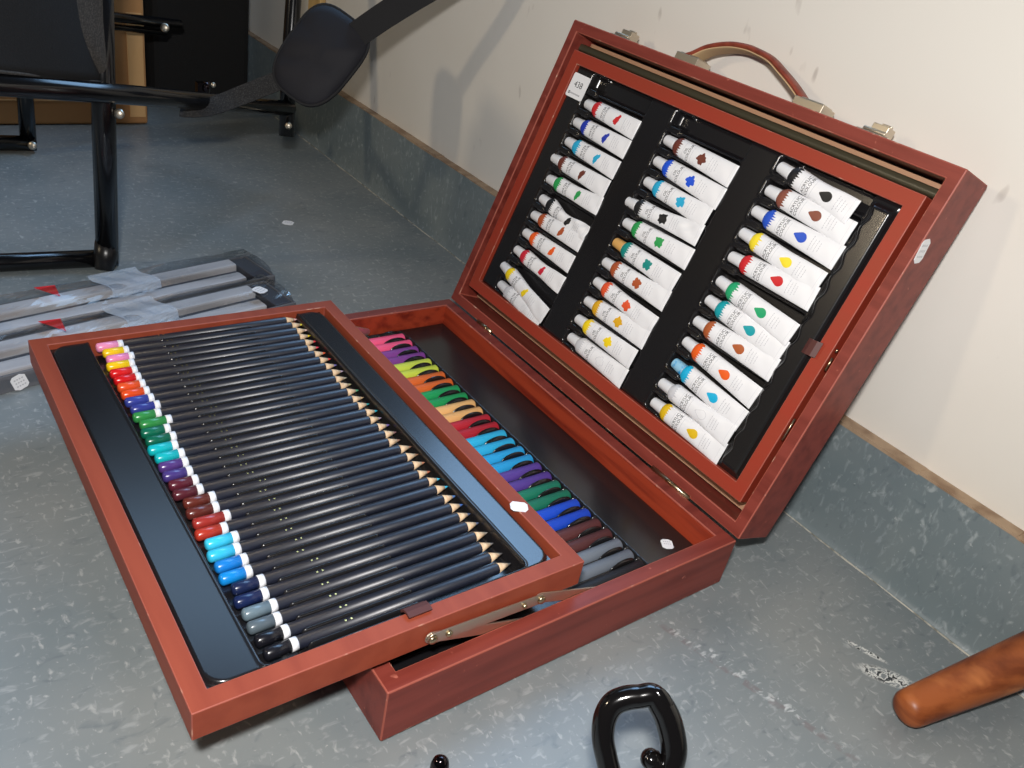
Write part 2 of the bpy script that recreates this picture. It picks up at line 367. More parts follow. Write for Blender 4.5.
# clasp latches on the lid's front edge and the leather handle
def latch(y0):
    mb = MB()
    mb.box((DL, y0 - .0135, -.034), (DL + .0022, y0 + .0135, -.014), 0, ltf)
    mb.box((DL + .002, y0 - .0075, -.030), (DL + .0095, y0 + .0055, -.019), 0, ltf)
    mb.box((DL + .0022, y0 + .006, -.027), (DL + .0055, y0 + .0115, -.0215), 0, ltf)
    mb.sweep([lid(y0 - .009, DL + .0035, -.0165), lid(y0 + .009, DL + .0035, -.0165)], .0018, 8)
    mb.box((DL + .0095, y0 - .006, -.027), (DL + .0112, y0 + .002, -.024), 0, ltf)
    return mb.build('latch', NICK, case, bevel=.0005)
latch(.3500); latch(.0800)
def plate(y0, y1):
    mb = MB(); mb.box((DL, y0, -.0335), (DL + .0075, y1, -.0145), 0, ltf)
    mb.box((DL + .0075, y0 + .002, -.031), (DL + .0085, y1 - .002, -.017), 0, ltf)
    return mb
hp = [(.2790, .2965), (.268, .302), (.2545, .3118), (.236, .3188), (.2195, .3212), (.2075, .3208), (.1935, .3190), (.180, .3140), (.1665, .3085), (.156, .3035), (.1465, .2985)]
hw = smoothpath([lid(p[0], p[1], -.024) for p in hp], 6)
mb = MB(); mb.sweep(hw, [(.0027, .0080)] * len(hw), 16, 0, flat=tuple(U)); mb.sm = [True] * len(mb.sm)
handle = mb.build('handle', LEATH, case)
mb = MB(); hw2 = [p - (Vector((0, 0, 1)) * .0029) for p in hw]
mb.sweep(hw2, [(.0010, .0079)] * len(hw2), 12, 0, flat=tuple(U)); mb.build('handle_lining', LEATHI, handle)
plate(.2545, .2800).build('handle_bracket', NICK, handle, bevel=.0008); plate(.1255, .1525).build('handle_bracket', NICK, handle, bevel=.0008)
# small brass tray stays and lid pins at the right of the tube tray
for y0, w0, w1 in ((.0118, .080, .098), (.0116, .138, .148), (.0118, .1525, .155)):
    mb = MB(); mb.sweep([lid(y0, w0, -.001), lid(y0, w1, -.001)], .0009, 8); mb.build('tray_pin', BRASS, lidob)
sticker('price_sticker', basis(Nn, -U, Vector((0, -1, 0)), lid(0, .2365, -.0062) - Vector((0, .0001, 0))) @ Matrix.Rotation(.22, 4, 'Z'), .0108, .0175, lidob, 'white price sticker on the lid side')

# ---- paint tube tray in the lid
FY0, FY1, FW0, FW1 = .0138, .3826, .0232, .2684
mb = frame_mb(FW0, FW1, FY0, FY1, -.0195, .0004, .0113, tf=ltf)
mb.box((FW0 + .001, FY0 + .001, -.0195), (FW1 - .001, FY1 - .001, -.0175), 0, ltf)
ptray = mb.build('paint_tray', [WOODP, WORN], case, bevel=.0006, bmat=1)
CY = [(.3455, .2700), (.2376, .1582), (.1266, .0466)]           # columns: cap end, tail end
PW = [.0437 + .0187 * i for i in range(12)]
xs = np.arange(.0340, .2580, .0009); ys = np.arange(.0246, .3718, .0011)
X, Y = np.meshgrid(xs, ys, indexing='ij'); Hh = np.full(X.shape, -.0022); RIM = np.zeros(X.shape); INP = np.zeros(X.shape, bool)
for (a, b) in CY:
    for i in range(12):
        cw = PW[i]; mid = (a + .0015 + b) / 2; hx = (a + .0015 - b) / 2
        d1 = rbox(X, Y, cw, b + (hx - .006), .0089, hx - .006, .003)      # body pocket
        d2 = rbox(X, Y, cw, a - .006, .0066, .0085, .002)                  # cap pocket
        dp = np.minimum(d1, d2); Hh = np.minimum(Hh, -.0022 - .0095 * sstep(-dp, 0, .0022))
        RIM = np.maximum(RIM, sstep(-np.abs(d2 - .0013) + .0012, 0, .0012) * (Y > a - .011)); INP |= dp < .0002
    for sl in ((.2500, a, b),) if a > .2 else ():                         # empty pocket above the first tube
        dp = np.minimum(rbox(X, Y, sl[0], b + (a - b) / 2 - .001, .0056, (a - b) / 2 - .004, .002), 9)
        Hh = np.minimum(Hh, -.0022 - .0090 * sstep(-dp, 0, .0022)); INP |= dp < .0002
Hh = Hh + .0008 * RIM * ~INP
# raised wavy lip at the far right of the tray
lip = sstep(Y, .0266, .0296) * sstep(.0452 + .0012 * np.sin(X * 330) - Y, 0, .004) * sstep(X, .036, .041) * sstep(.2535 - X, 0, .005)
Hh = np.maximum(Hh, -.0022 + .0042 * lip - (lip < .02) * 1)
edge = np.minimum(np.minimum(X - .0345, .2572 - X), np.minimum(Y - .0251, .3713 - Y)); Hh -= .0016 * sstep(.0025 - edge, 0, .0025)
heightfield('plastic_insert', xs, ys, Hh, LID4, PLA, ptray)
# leather pull tab on the tube tray
def tab(name, path, wdir, wd, parent):
    mb = MB(); th = .0008
    q = [Vector(p) for p in path]; wv = Vector(wdir).normalized() * wd / 2
    vs = []
    for i, p in enumerate(q):
        t = (q[min(i + 1, len(q) - 1)] - q[max(i - 1, 0)]).normalized(); nn = t.cross(wv).normalized() * th
        vs += [p - wv - nn, p + wv - nn, p + wv + nn, p - wv + nn]
    fs = [(0, 1, 2, 3)] + [(i * 4 + k, i * 4 + (k + 1) % 4, i * 4 + 4 + (k + 1) % 4, i * 4 + 4 + k) for i in range(len(q) - 1) for k in range(4)] + [tuple(range(len(q) * 4 - 4, len(q) * 4))[::-1]]
    mb.add(vs, fs); return mb.build(name, LEATHD, parent)
tab('pull_tab', [lid(.0325, .1465, .0012), lid(.0290, .147, .0032), lid(.0250, .1475, .0036), lid(.0215, .148, .0022)], U, .0115, ptray)
# lot label 438
LM = basis(-Yv, U, Nn, lid(.3583, .2397, -.0008)) @ Matrix.Rotation(-.01, 4, 'Z')
def rr_poly(a, b, r, n=5):
    out = []
    for cx, cy, s in ((a - r, b - r, 0), (-a + r, b - r, 1), (-a + r, -b + r, 2), (a - r, -b + r, 3)):
        for k in range(n + 1):
            t = (s + k / n) * math.pi / 2; out.append((cx + r * math.cos(t), cy + r * math.sin(t)))
    return out
mb = MB(); ltf2 = lambda v: LM @ Vector(v)
mb.prism(rr_poly(.0117, .0109, .0018), 0, .0003, 0, ltf2)
tv, tfc = text_mesh('438', .0078)
mb.add([ltf2((p[0] - .0002, p[1] + .0012, .00036)) for p in tv], tfc, 1)
mb.box((-.0092, -.0083, .0003), (-.0070, -.0059, .00036), 1, ltf2)
mb.box((-.0087, -.0076, .00036), (-.0082, -.0066, .0004), 0, ltf2); mb.box((-.0079, -.0076, .00036), (-.0075, -.0066, .0004), 0, ltf2)
for k in range(9): mb.box((-.0063 + k * .00150, -.0078, .0003), (-.0063 + k * .00150 + .0011, -.0064, .00036), 2, ltf2)
mb.build('lot_label', [PAPER, INK, INKG], ptray)['label'] = 'white label printed 438'

# ---- pencil tray on its folding arms
TYAW = -.0065; TO = Vector((-.0999, .0145, .0716)); TD, TW = .2450, .3690
TM = Matrix.Translation(TO) @ Matrix.Rotation(TYAW, 4, 'Z'); ttf = lambda v: TM @ Vector(v)
mb = frame_mb(0, TD, 0, TW, -.0198, 0, .0112, tf=ttf)
mb.box((.001, .001, -.0198), (TD - .001, TW - .001, -.0180), 0, ttf)
tray = mb.build('pencil_tray', [WOODT, WORN], case, bevel=.0006, bmat=1)
xs = np.arange(.0113, .2298, .0009); ys = np.arange(.0113, .3588, .0006)
X, Y = np.meshgrid(xs, ys, indexing='ij')
WX = TO.x + X * math.cos(TYAW) - Y * math.sin(TYAW); WY = TO.y + X * math.sin(TYAW) + Y * math.cos(TYAW)
PY0, PDY = .3688, -.010035
Hh = np.full(X.shape, -.0021)
pit = rbox(WX, WY, .0255, .2005, .0845, .1735, .005)
k = (WY - PY0) / PDY; ph = np.abs(k - np.round(k)) * .010035          # distance to nearest pencil axis
bed = -.0106 + .0064 * sstep(ph, .0026, .0046)
lb = -.0305 + (WY - .05) * .0725; rb = .0375 + (WY - .05) * .097
trough = np.maximum(sstep(lb - WX, -.001, .004), sstep(WX - rb, -.001, .004))
depth = bed * (1 - trough) + (-.0150) * trough
Hh = Hh + (np.minimum(depth, -.0021) + .0021) * sstep(-pit, 0, .0016)
Hh += .0005 * sstep(-np.abs(pit - .0012) + .0011, 0, .0011)
edge = np.minimum(np.minimum(X - .0118, .2290 - X), np.minimum(Y - .0118, .3580 - Y))
cr = rbox(X, Y, .1204, .1849, .1085, .1728, .012); Hh -= .0026 * sstep(cr, -.0012, .0010)
Hh += .040 * np.clip(X - .2080, 0, .03) * (pit > 0) - .0004 * (X > .208)
heightfield('plastic_insert', xs, ys, Hh, TM, PLA, tray)
tab('pull_tab', [ttf((.1280, .0150, -.0012)), ttf((.1281, .0125, .0014)), ttf((.1282, .0095, .0022)), ttf((.1283, .0062, .0012))], (1, 0, .0), .0150, tray)
sticker('price_sticker', basis((.55, .83, 0), (-.83, .55, 0), (0, 0, 1), (.1370, .0735, .0717)), .0098, .0125, tray, 'white price sticker on the right rim of the pencil tray', 0)
# folding steel arms, near side and far side
def bar(name, p, q, parent, wd=.0082, th=.0011, y=None):
    p, q = Vector(p), Vector(q); t = (q - p).normalized(); sd = Vector((0, 1, 0)); n = t.cross(sd).normalized()
    mb = MB(); out = []
    for c0, s in ((q, 1), (p, -1)):
        for kk in range(9):
            a = (-.5 + kk / 8) * math.pi; out.append(c0 + t * (s * math.cos(a) * wd / 2) + n * (s * math.sin(a) * wd / 2))
    vs = [o - sd * th / 2 for o in out] + [o + sd * th / 2 for o in out]; nn = len(out)
    mb.add(vs, [tuple(range(nn)), tuple(range(nn, 2 * nn))[::-1]] + [(i, (i + 1) % nn, nn + (i + 1) % nn, nn + i) for i in range(nn)])
    return mb.build(name, NICK, parent, bevel=.0003)
def rivet(p, r, parent, s=-1):
    mb = MB(); mb.lathe([(0, r), (.0010, r), (.0017, r * .7), (.0019, r * .2)], 14, 0, lambda v: Vector(p) + Vector((v.y, s * v.x, v.z))); return mb.build('rivet', BRASS, parent)
for yy, s in ((.0122, 1), (.3864, -1)):
    yt = yy
    b1 = bar('arm_plate', (.0335, yt - .0012 * s, .0597), (.1105, yt - .0012 * s, .0553), case)
    b2 = bar('folding_arm', (.0325, yt, .0598), (.1120, yt, .0345), case); b3 = bar('folding_arm', (.1120, yt, .0550), (.1900, yt, .0285), case)
    rivet((.0325, yt - .0018 * s, .0598), .0030, b2, -s); rivet((.1120, yt - .0018 * s, .0550), .0030, b3, -s); rivet((.0435, yt - .0018 * s, .0592), .0022, b1, -s); rivet((.0985, yt - .0018 * s, .0560), .0018, b1, -s)

# ---- pastel insert in the base
QX1 = .2265; QY0, QDY = .3760, -.01245        # first pastel axis, pitch
xs = np.arange(.0125, .2796, .0012); ys = np.arange(.0125, .3878, .0007)
X, Y = np.meshgrid(xs, ys, indexing='ij')
Hh = np.full(X.shape, .0250)
k = (Y - QY0) / QDY; dk = np.abs(k - np.round(k)) * .01245; kk = np.clip(k, -.5, 29.5)
inside = (sstep(QX1 + .0018 - X, 0, .0024) * sstep(Y, .0085, .0105) * sstep(.3835 - Y, 0, .0015)) * sstep(X, .148, .151)
groove = .0172 + .0050 * sstep(dk, .0036, .0060)
Hh = Hh * (1 - inside) + groove * inside
cres = np.clip(1 - ((X - .2130) / .0120) ** 2, 0, 1) ** .6            # half-moon clip between neighbours
Hh = Hh + inside * cres * .0058 * sstep(dk, .0050, .0061)
front = sstep(.149 - X, 0, .002); Hh = Hh - front * .009 * sstep(-rbox(X, Y, .08, .2, .060, .17, .01), 0, .003)
edge = np.minimum(np.minimum(X - .0128, .2792 - X), np.minimum(Y - .0128, .3872 - Y)); Hh -= .0015 * sstep(.002 - edge, 0, .002)
pins = heightfield('pastel_insert', xs, ys, Hh, Matrix.Identity(4), PLA, case)
sticker('price_sticker', basis((.83, -.5, 0), (.5, .83, 0), (0, 0, 1), (.2583, .0335, .0252)), .0090, .0105, pins, 'white price sticker on the black insert', 2)

# ------------------------------------------------------------------ pencils
PENC = [('pale pink', (244, 150, 190), 1), ('bright yellow', (250, 205, 30), 1), ('pale pink', (240, 140, 185), 2), ('bright yellow', (250, 205, 20), 2),
        ('bright red', (222, 32, 34), 1), ('bright red', (214, 24, 28), 2), ('orange', (232, 84, 38), 1), ('orange', (232, 78, 28), 2),
        ('royal blue', (56, 66, 150), 1), ('royal blue', (52, 60, 140), 2), ('leaf green', (52, 140, 72), 1), ('leaf green', (50, 138, 70), 2),
        ('dark green', (16, 106, 80), 1), ('dark green', (14, 100, 76), 2), ('turquoise', (20, 182, 188), 1), ('turquoise', (22, 178, 184), 2),
        ('violet', (84, 56, 124), 1), ('violet', (72, 56, 124), 2), ('maroon', (92, 34, 48), 1), ('maroon', (88, 36, 46), 2),
        ('dark brown', (100, 44, 36), 1), ('dark brown', (96, 42, 36), 2), ('rust red', (158, 50, 44), 1), ('rust red', (178, 54, 38), 2),
        ('light cyan', (60, 194, 226), 1), ('light cyan', (56, 188, 224), 2), ('azure blue', (26, 124, 204), 1), ('azure blue', (20, 134, 214), 2),
        ('navy', (28, 38, 72), 1), ('navy', (26, 38, 78), 2), ('slate grey', (104, 122, 132), 1), ('slate grey', (86, 98, 106), 2), ('black', (24, 24, 30), 1), ('black', (26, 26, 32), 2)]
LEADS = [(240, 190, 190), (232, 214, 60), (238, 200, 190), (232, 200, 40), (220, 50, 60), (226, 60, 80), (226, 90, 40), (220, 60, 50), (110, 100, 160), (170, 150, 170), (150, 140, 120), (160, 150, 110), (80, 150, 110), (170, 140, 100), (40, 140, 140), (30, 160, 180), (150, 130, 150), (110, 90, 150), (130, 90, 90), (150, 110, 90), (130, 90, 70), (140, 100, 70), (170, 110, 80), (180, 100, 70), (60, 180, 214), (50, 176, 214), (70, 110, 170), (60, 100, 170), (60, 70, 100), (70, 80, 110), (130, 120, 110), (110, 104, 100), (90, 84, 80), (80, 76, 72)]
XL = [-0.0545, -0.0521, -0.0521, -0.0545, -0.0548, -0.0547, -0.0549, -0.0551, -0.0553, -0.0544, -0.0555, -0.0540, -0.0560, -0.0559, -0.0573, -0.0558, -0.0566, -0.0571, -0.0565, -0.0571, -0.0539, -0.0554, -0.0548, -0.0568, -0.0544, -0.0565, -0.0558, -0.0568, -0.0535, -0.0559, -0.0551, -0.0562, -0.056, -0.0552]
XT = [0.1096, 0.1105, 0.1104, 0.1085, 0.1089, 0.1068, 0.1083, 0.1082, 0.1084, 0.1093, 0.1074, 0.1065, 0.1078, 0.1068, 0.1067, 0.1082, 0.1064, 0.1076, 0.108, 0.1057, 0.1095, 0.1092, 0.1087, 0.1068, 0.109, 0.1096, 0.109, 0.1088, 0.1085, 0.1086, 0.1084, 0.1061, 0.1061, 0.1058]
PR = .0037; PZ = TO.z - .0069
ords = {1: 'farther', 2: 'nearer'}
for i, (cn, rgb, w_) in enumerate(PENC):
    ln = XT[i] - XL[i]; y = PY0 + PDY * i
    r_ = empty('pencil', Matrix.Translation((XL[i], y, PZ)) @ Matrix.Rotation(TYAW * .3 + rng.normal(0, .0015), 4, 'Z'))
    where = {0: ', at the far end of the row', 33: ', at the near end of the row', }.get(i, ', %s of that colour pair in the tray' % ords[w_])
    tag(r_, 'black pencil with %s end%s' % (cn, where), 'pencil', 'pencils lying in the left tray')
    dl = .0150 + rng.uniform(-.0006, .0010) + (.003 if i in (22, 11) else 0)
    mb = MB(); mb.lathe([(0, PR * .35), (.0003, PR * .62), (.0009, PR * .86), (.0018, PR * 1.0), (dl, PR * 1.02)], 16); mb.build('dipped_end', colmat(rgb, .25), r_, local=True)['label'] = '%s lacquered end' % cn
    mb = MB(); mb.lathe([(dl, PR * 1.04), (dl + .0038, PR * 1.04)], 16); mb.build('ring', WHITE, r_, local=True)['label'] = 'white ring'
    mb = MB(); mb.lathe([(dl + .0038, PR), (ln - .0115, PR), (ln - .0110, PR * .97)], 16)
    for j in range(2):        # gold foil stamp on the barrel
        x0 = .0475 + j * .0034 + .0012 * ((i % 3) - 1)
        mb.box((x0, -.0006, PR * .985), (x0 + .0010, .0005, PR * 1.004), 1)
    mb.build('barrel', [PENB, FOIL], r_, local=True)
    mb = MB(); mb.lathe([(ln - .0111, PR * .97), (ln - .0030, PR * .30)], 16); mb.build('sharpened_wood', CEDAR, r_, local=True)
    mb = MB(); mb.lathe([(ln - .0031, PR * .31), (ln - .0006, PR * .08), (ln, PR * .02)], 12); mb.build('lead', colmat(LEADS[i], .6), r_, local=True)

# ------------------------------------------------------------------ oil pastels
PAST = [('hot pink', (250, 96, 140)), ('hot pink', (250, 92, 136)), ('purple', (136, 66, 150)), ('purple', (130, 62, 146)), ('lime', (206, 222, 78)), ('lime', (206, 222, 74)), ('orange', (226, 108, 42)), ('orange', (224, 104, 36)),
        ('grass green', (24, 158, 88)), ('grass green', (20, 152, 82)), ('peach', (240, 186, 118)), ('peach', (238, 180, 112)), ('crimson', (186, 32, 48)), ('crimson', (178, 28, 44)),
        ('pale sky blue', (44, 182, 226)), ('pale sky blue', (40, 176, 224)), ('deeper sky blue', (36, 164, 222)), ('deeper sky blue', (34, 158, 218)), ('violet', (88, 62, 150)), ('violet', (84, 58, 144)), ('sea green', (16, 118, 92)), ('sea green', (14, 112, 86)),
        ('cobalt blue', (20, 76, 200)), ('cobalt blue', (18, 70, 192)), ('chocolate brown', (88, 44, 44)), ('chocolate brown', (82, 42, 42)), ('grey', (112, 120, 130)), ('grey', (106, 114, 124)), ('black', (26, 26, 30)), ('black', (22, 22, 26))]
for i, (cn, rgb) in enumerate(PAST):
    y = QY0 + QDY * i + rng.normal(0, .0002); R = .0054
    mb = MB(); mb.lathe([(0, R * .9), (.0006, R), (.0692, R), (.0700, R * .90)], 20)
    o = mb.build('oil_pastel', colmat(rgb, .55)); o.location = (QX1 - .0700 + rng.normal(0, .0004), y, .0172 + R - .0019)
    tag(o, '%s pastel stick in the base row, %s of its pair' % (cn, 'farther' if i % 2 == 0 else 'nearer'), 'pastel', 'pastel sticks in the base')

# ------------------------------------------------------------------ paint tubes
TX = {'acrylic': text_mesh('ACRYLIC\nCOLOUR', .0035), 'oil': text_mesh('OIL\nCOLOUR', .0035), 'water': text_mesh('WATER\nCOLOUR', .0033)}
def blob(kind, cx, k):
    n = 40; out = []
    for j in range(n):
        a = 2 * math.pi * j / n
        if kind == 'acrylic':           # drop, tip towards the cap
            r = .0043; x = r * math.cos(a); y = r * math.sin(a) * .88
            if math.cos(a) < 0: x *= 1 + .55 * (-math.cos(a)) ** 3; y *= 1 - .35 * (-math.cos(a)) ** 2
        elif kind == 'oil':             # splat
            r = .0043 * (1 + .13 * math.sin(4 * a + k) + .11 * math.sin(7 * a + 2 * k) + .05 * math.sin(11 * a + k)); x = r * math.cos(a); y = r * math.sin(a)
        else:                           # brush dab
            r = 1 + .14 * math.sin(3 * a + k) + .08 * math.sin(7 * a + k * 2); x = .0028 * r * math.cos(a); y = .0052 * r * math.sin(a); x, y = x * .85 + y * .35, y * .9 - x * .25
        out.append((cx + x, y))
    return out
def make_tube(kind, rgb, Lt, crumple, seed, name, capcol=None, plain=False):
    """local: x from cap end to tail, y up the lid, z out of the tray"""
    rd = random.Random(seed)
    s0, s1 = .0128, .0165; W0 = {'acrylic': .0077, 'oil': .0075, 'water': .0071}[kind]; W1 = {'acrylic': .0094, 'oil': .0092, 'water': .0086}[kind]
    ph = [rd.uniform(0, 6.28) for _ in range(6)]
    def ab(s):
        if s < s1: t = (s - s0) / (s1 - s0); return (.0052 + (W0 - .0052) * t ** .8, .0049 + (W0 * .80 - .0049) * t)
        t = (s - s1) / (Lt - s1); a = W0 + (W1 - W0) * t; b = W0 * .80 * (1 - t ** 1.35) + .0005 * t ** 1.35
        if crumple: a *= 1 - crumple * .34 * math.exp(-((t - .42) / .30) ** 2) + crumple * .05 * math.sin(9 * t + ph[0]); b = max(.0006, b * (1 - crumple * .35 * math.exp(-((t - .5) / .3) ** 2)))
        return a, b
    def ctr(s):
        t = max(0, (s - s1) / (Lt - s1)); dy = 0
        if crumple: dy = crumple * (.0022 * math.sin(2.6 * t + ph[1]) - .0022 * math.sin(ph[1])) 
        return dy, .0058 + (.0026) * t
    def wr(s, y):
        t = max(0, (s - s1) / (Lt - s1)); v = .00012 * math.sin(s * 420 + y * 300 + ph[2]) * t
        if crumple: v += crumple * t * (1 - t * .3) * (.0009 * math.sin(s * 230 + y * 420 + ph[3]) + .0006 * math.sin(s * 410 - y * 610 + ph[4]))
        return v
    def top(s, y, lift=.00022):
        a, b = ab(s); dy, zc = ctr(s); q = max(-.985, min(.985, y / a))
        return Vector((s, dy + q * a, zc + b * (1 - abs(q) ** 2.3) ** .5 + wr(s, y) + lift))
    mb = MB(); NS, NA = 46, 40; vs = []; fs = []
    for i in range(NS + 1):
        s = s0 + (Lt - s0) * i / NS; a, b = ab(s); dy, zc = ctr(s)
        for k in range(NA):
            an = 2 * math.pi * k / NA; y = a * math.cos(an); q = y / a; z = b * (max(0, 1 - abs(q) ** 2.3)) ** .5 * (1 if math.sin(an) >= 0 else -1)
            vs.append((s, dy + y, zc + z + wr(s, y)))
    for i in range(NS):
        for k in range(NA): fs.append((i * NA + k, i * NA + (k + 1) % NA, (i + 1) * NA + (k + 1) % NA, (i + 1) * NA + k))
    fs += [tuple(range(NA))[::-1], tuple(range(NS * NA, NS * NA + NA))]
    mb.add(vs, [f[::-1] for f in fs], 0, True)
    # colour band with torn edge round the shoulder
    n = 39; ba = []; bb = []; TH = [rd.uniform(.0012, .0046) for _ in range(8)]
    for j in range(n + 1):
        q = -.97 + 1.94 * j / n; ed = .0196 + TH[min(j // 5, 7)] * (1 - abs((j % 5) - 2) / 2.6) - .0016 * q * q
        a0 = ab(.0150)[0]; ba.append(top(.0136, q * ab(.0136)[0])); bb.append([top(.0136 + (ed - .0136) * f, q * ab(.0136 + (ed - .0136) * f)[0]) for f in (.25, .5, .75, 1)])
    vs = []; fs = []
    for j in range(n + 1): vs += [ba[j]] + bb[j]
    for j in range(n):
        for f in range(4): fs.append((j * 5 + f, j * 5 + 5 + f, j * 5 + 6 + f, j * 5 + 1 + f))
    mb.add(vs, [f[::-1] for f in fs], 3 if plain else 1)
    # lettering
    tv, tfc = TX[kind]; sc = {'acrylic': .0318, 'oil': .0305, 'water': .0302}[kind]
    mb.add([top(sc + (-p[1]) * 1.0, p[0] * .96, .0003) for p in tv], tfc, 2)
    for ls in ((sc - .0048, sc + .0050) if kind != 'water' else ()):
        nn = 10; hw_ = .0060
        mb.add([top(ls + dx, -hw_ + 2 * hw_ * j / nn) for j in range(nn + 1) for dx in (0, .00022)], [(2 * j, 2 * j + 1, 2 * j + 3, 2 * j + 2) for j in range(nn)], 4)
    # colour mark
    cx = {'acrylic': .0495, 'oil': .0462, 'water': .0470}[kind]; bl = blob(kind, cx, seed)
    vs = [top(cx, 0)]; 
    for f in (.35, .7, 1): vs += [top(cx + (p[0] - cx) * f, p[1] * f) for p in bl]
    m_ = len(bl); fs = [(0, 1 + j, 1 + (j + 1) % m_) for j in range(m_)]
    for r in range(2): fs += [(1 + r * m_ + j, 1 + (r + 1) * m_ + j, 1 + (r + 1) * m_ + (j + 1) % m_, 1 + r * m_ + (j + 1) % m_) for j in range(m_)]
    if plain: fs = fs[-m_:]; vs[1 + m_:1 + 2 * m_] = [top(cx + (p[0] - cx) * .9, p[1] * .9) for p in bl]
    mb.add(vs, fs, 3 if plain else 1)
    # rows of fine print
    for rrow, (hs, x0) in enumerate(tuple((h_, cx + .0085 + k_ * .0024) for k_, h_ in enumerate((.0056, .0040, .0048, .0034)))):
        y = -hs
        while y < hs:
            ln_ = rd.uniform(.0006, .0016)
            mb.add([top(x0 + dx, yy, .00025) for yy in (y, min(hs, y + ln_)) for dx in (0, .00055)], [(0, 1, 3, 2)], 4); y += ln_ + .0005
    # crimped tail fold line
    nn = 12; a_ = ab(Lt - .0035)[0] * .96
    mb.add([top(Lt - .0035 + dx, -a_ + 2 * a_ * j / nn) for j in range(nn + 1) for dx in (0, .00025)], [(2 * j, 2 * j + 1, 2 * j + 3, 2 * j + 2) for j in range(nn)], 5)
    return mb
REDc, DBL, CYA, DBR, GRN, BLK, RUS, ORA, CRI, YEL, WHT, TEA, OCH, VER = (206, 38, 44), (34, 58, 176), (40, 172, 214), (110, 54, 42), (44, 158, 82), (30, 30, 32), (176, 84, 44), (240, 96, 28), (206, 36, 58), (248, 216, 24), (226, 226, 226), (18, 140, 132), (226, 172, 30), (232, 88, 48)
BRN = (136, 78, 62); ACB = (40, 84, 196); ACG = (34, 164, 108)
TUBES = {
 'water': [((.3419, .2299, .2699, .2273), REDc, 'red', 0), ((.3453, .2114, .2700, .2096), DBL, 'deep blue', 0), ((.3444, .1928, .2704, .1902), CYA, 'light blue', 0), ((.3523, .1736, .2712, .1722), DBR, 'dark brown', .1), ((.3461, .1546, .2699, .1566), GRN, 'green', .3), ((.3437, .1358, .2698, .1302), BLK, 'black', 1.0), ((.3447, .1183, .2700, .1203), RUS, 'rust brown', 0), ((.3448, .0999, .2699, .0993), ORA, 'orange', 0), ((.3460, .0813, .2695, .0779), CRI, 'crimson', .35), ((.3523, .0612, .2706, .0469), YEL, 'yellow', .3), ((.3461, .0436, .2743, .0369), WHT, 'white', .3)],
 'oil': [((.2379, .2313, .1579, .2273), DBR, 'dark brown', 0), ((.2377, .2126, .1581, .2083), (28, 84, 214), 'bright blue', 0), ((.2372, .1942, .1609, .1911), CYA, 'light blue', .12), ((.2458, .1723, .1596, .1743), BLK, 'black', .5), ((.2377, .1559, .1574, .1562), GRN, 'green', 0), ((.2378, .1370, .1588, .1343), TEA, 'teal', 0), ((.2387, .1177, .1581, .1181), RUS, 'rust brown', .12), ((.2378, .0992, .1580, .0964), VER, 'vermilion', .35), ((.2375, .0802, .1581, .0824), OCH, 'ochre', 0), ((.2366, .0621, .1597, .0624), YEL, 'yellow', 0), ((.2357, .0441, .1595, .0437), WHT, 'white', 0)],
 'acrylic': [((.1261, .2482, .0542, .2394), BLK, 'black', .25), ((.1265, .2298, .0478, .2264), BRN, 'brown', 0), ((.1282, .2123, .0463, .2088), ACB, 'blue', 0), ((.1286, .1939, .0482, .1883), (246, 222, 50), 'lemon yellow', .2), ((.1271, .1742, .0464, .1762), REDc, 'red', 0), ((.1253, .1542, .0460, .1471), ACG, 'green', 0), ((.1266, .1370, .0461, .1325), (16, 158, 168), 'turquoise', 0), ((.1269, .1180, .0448, .1185), (176, 92, 48), 'rust brown', 0), ((.1265, .0997, .0463, .0936), (236, 96, 28), 'orange', 0), ((.1255, .0801, .0464, .0736), (24, 178, 222), 'sky blue', 0), ((.1268, .0606, .0473, .0599), WHT, 'white', .2), ((.1253, .0431, .0469, .0437), (226, 186, 26), 'mustard', 0)]}
COLN = {'water': 'left-hand lid column', 'oil': 'middle lid column', 'acrylic': 'right-hand lid column'}
GREYBAND = mat('pale_grey_print', srgb(206, 206, 210), .5)
FOLD = mat('tube_fold_line', srgb(216, 216, 220), .4)
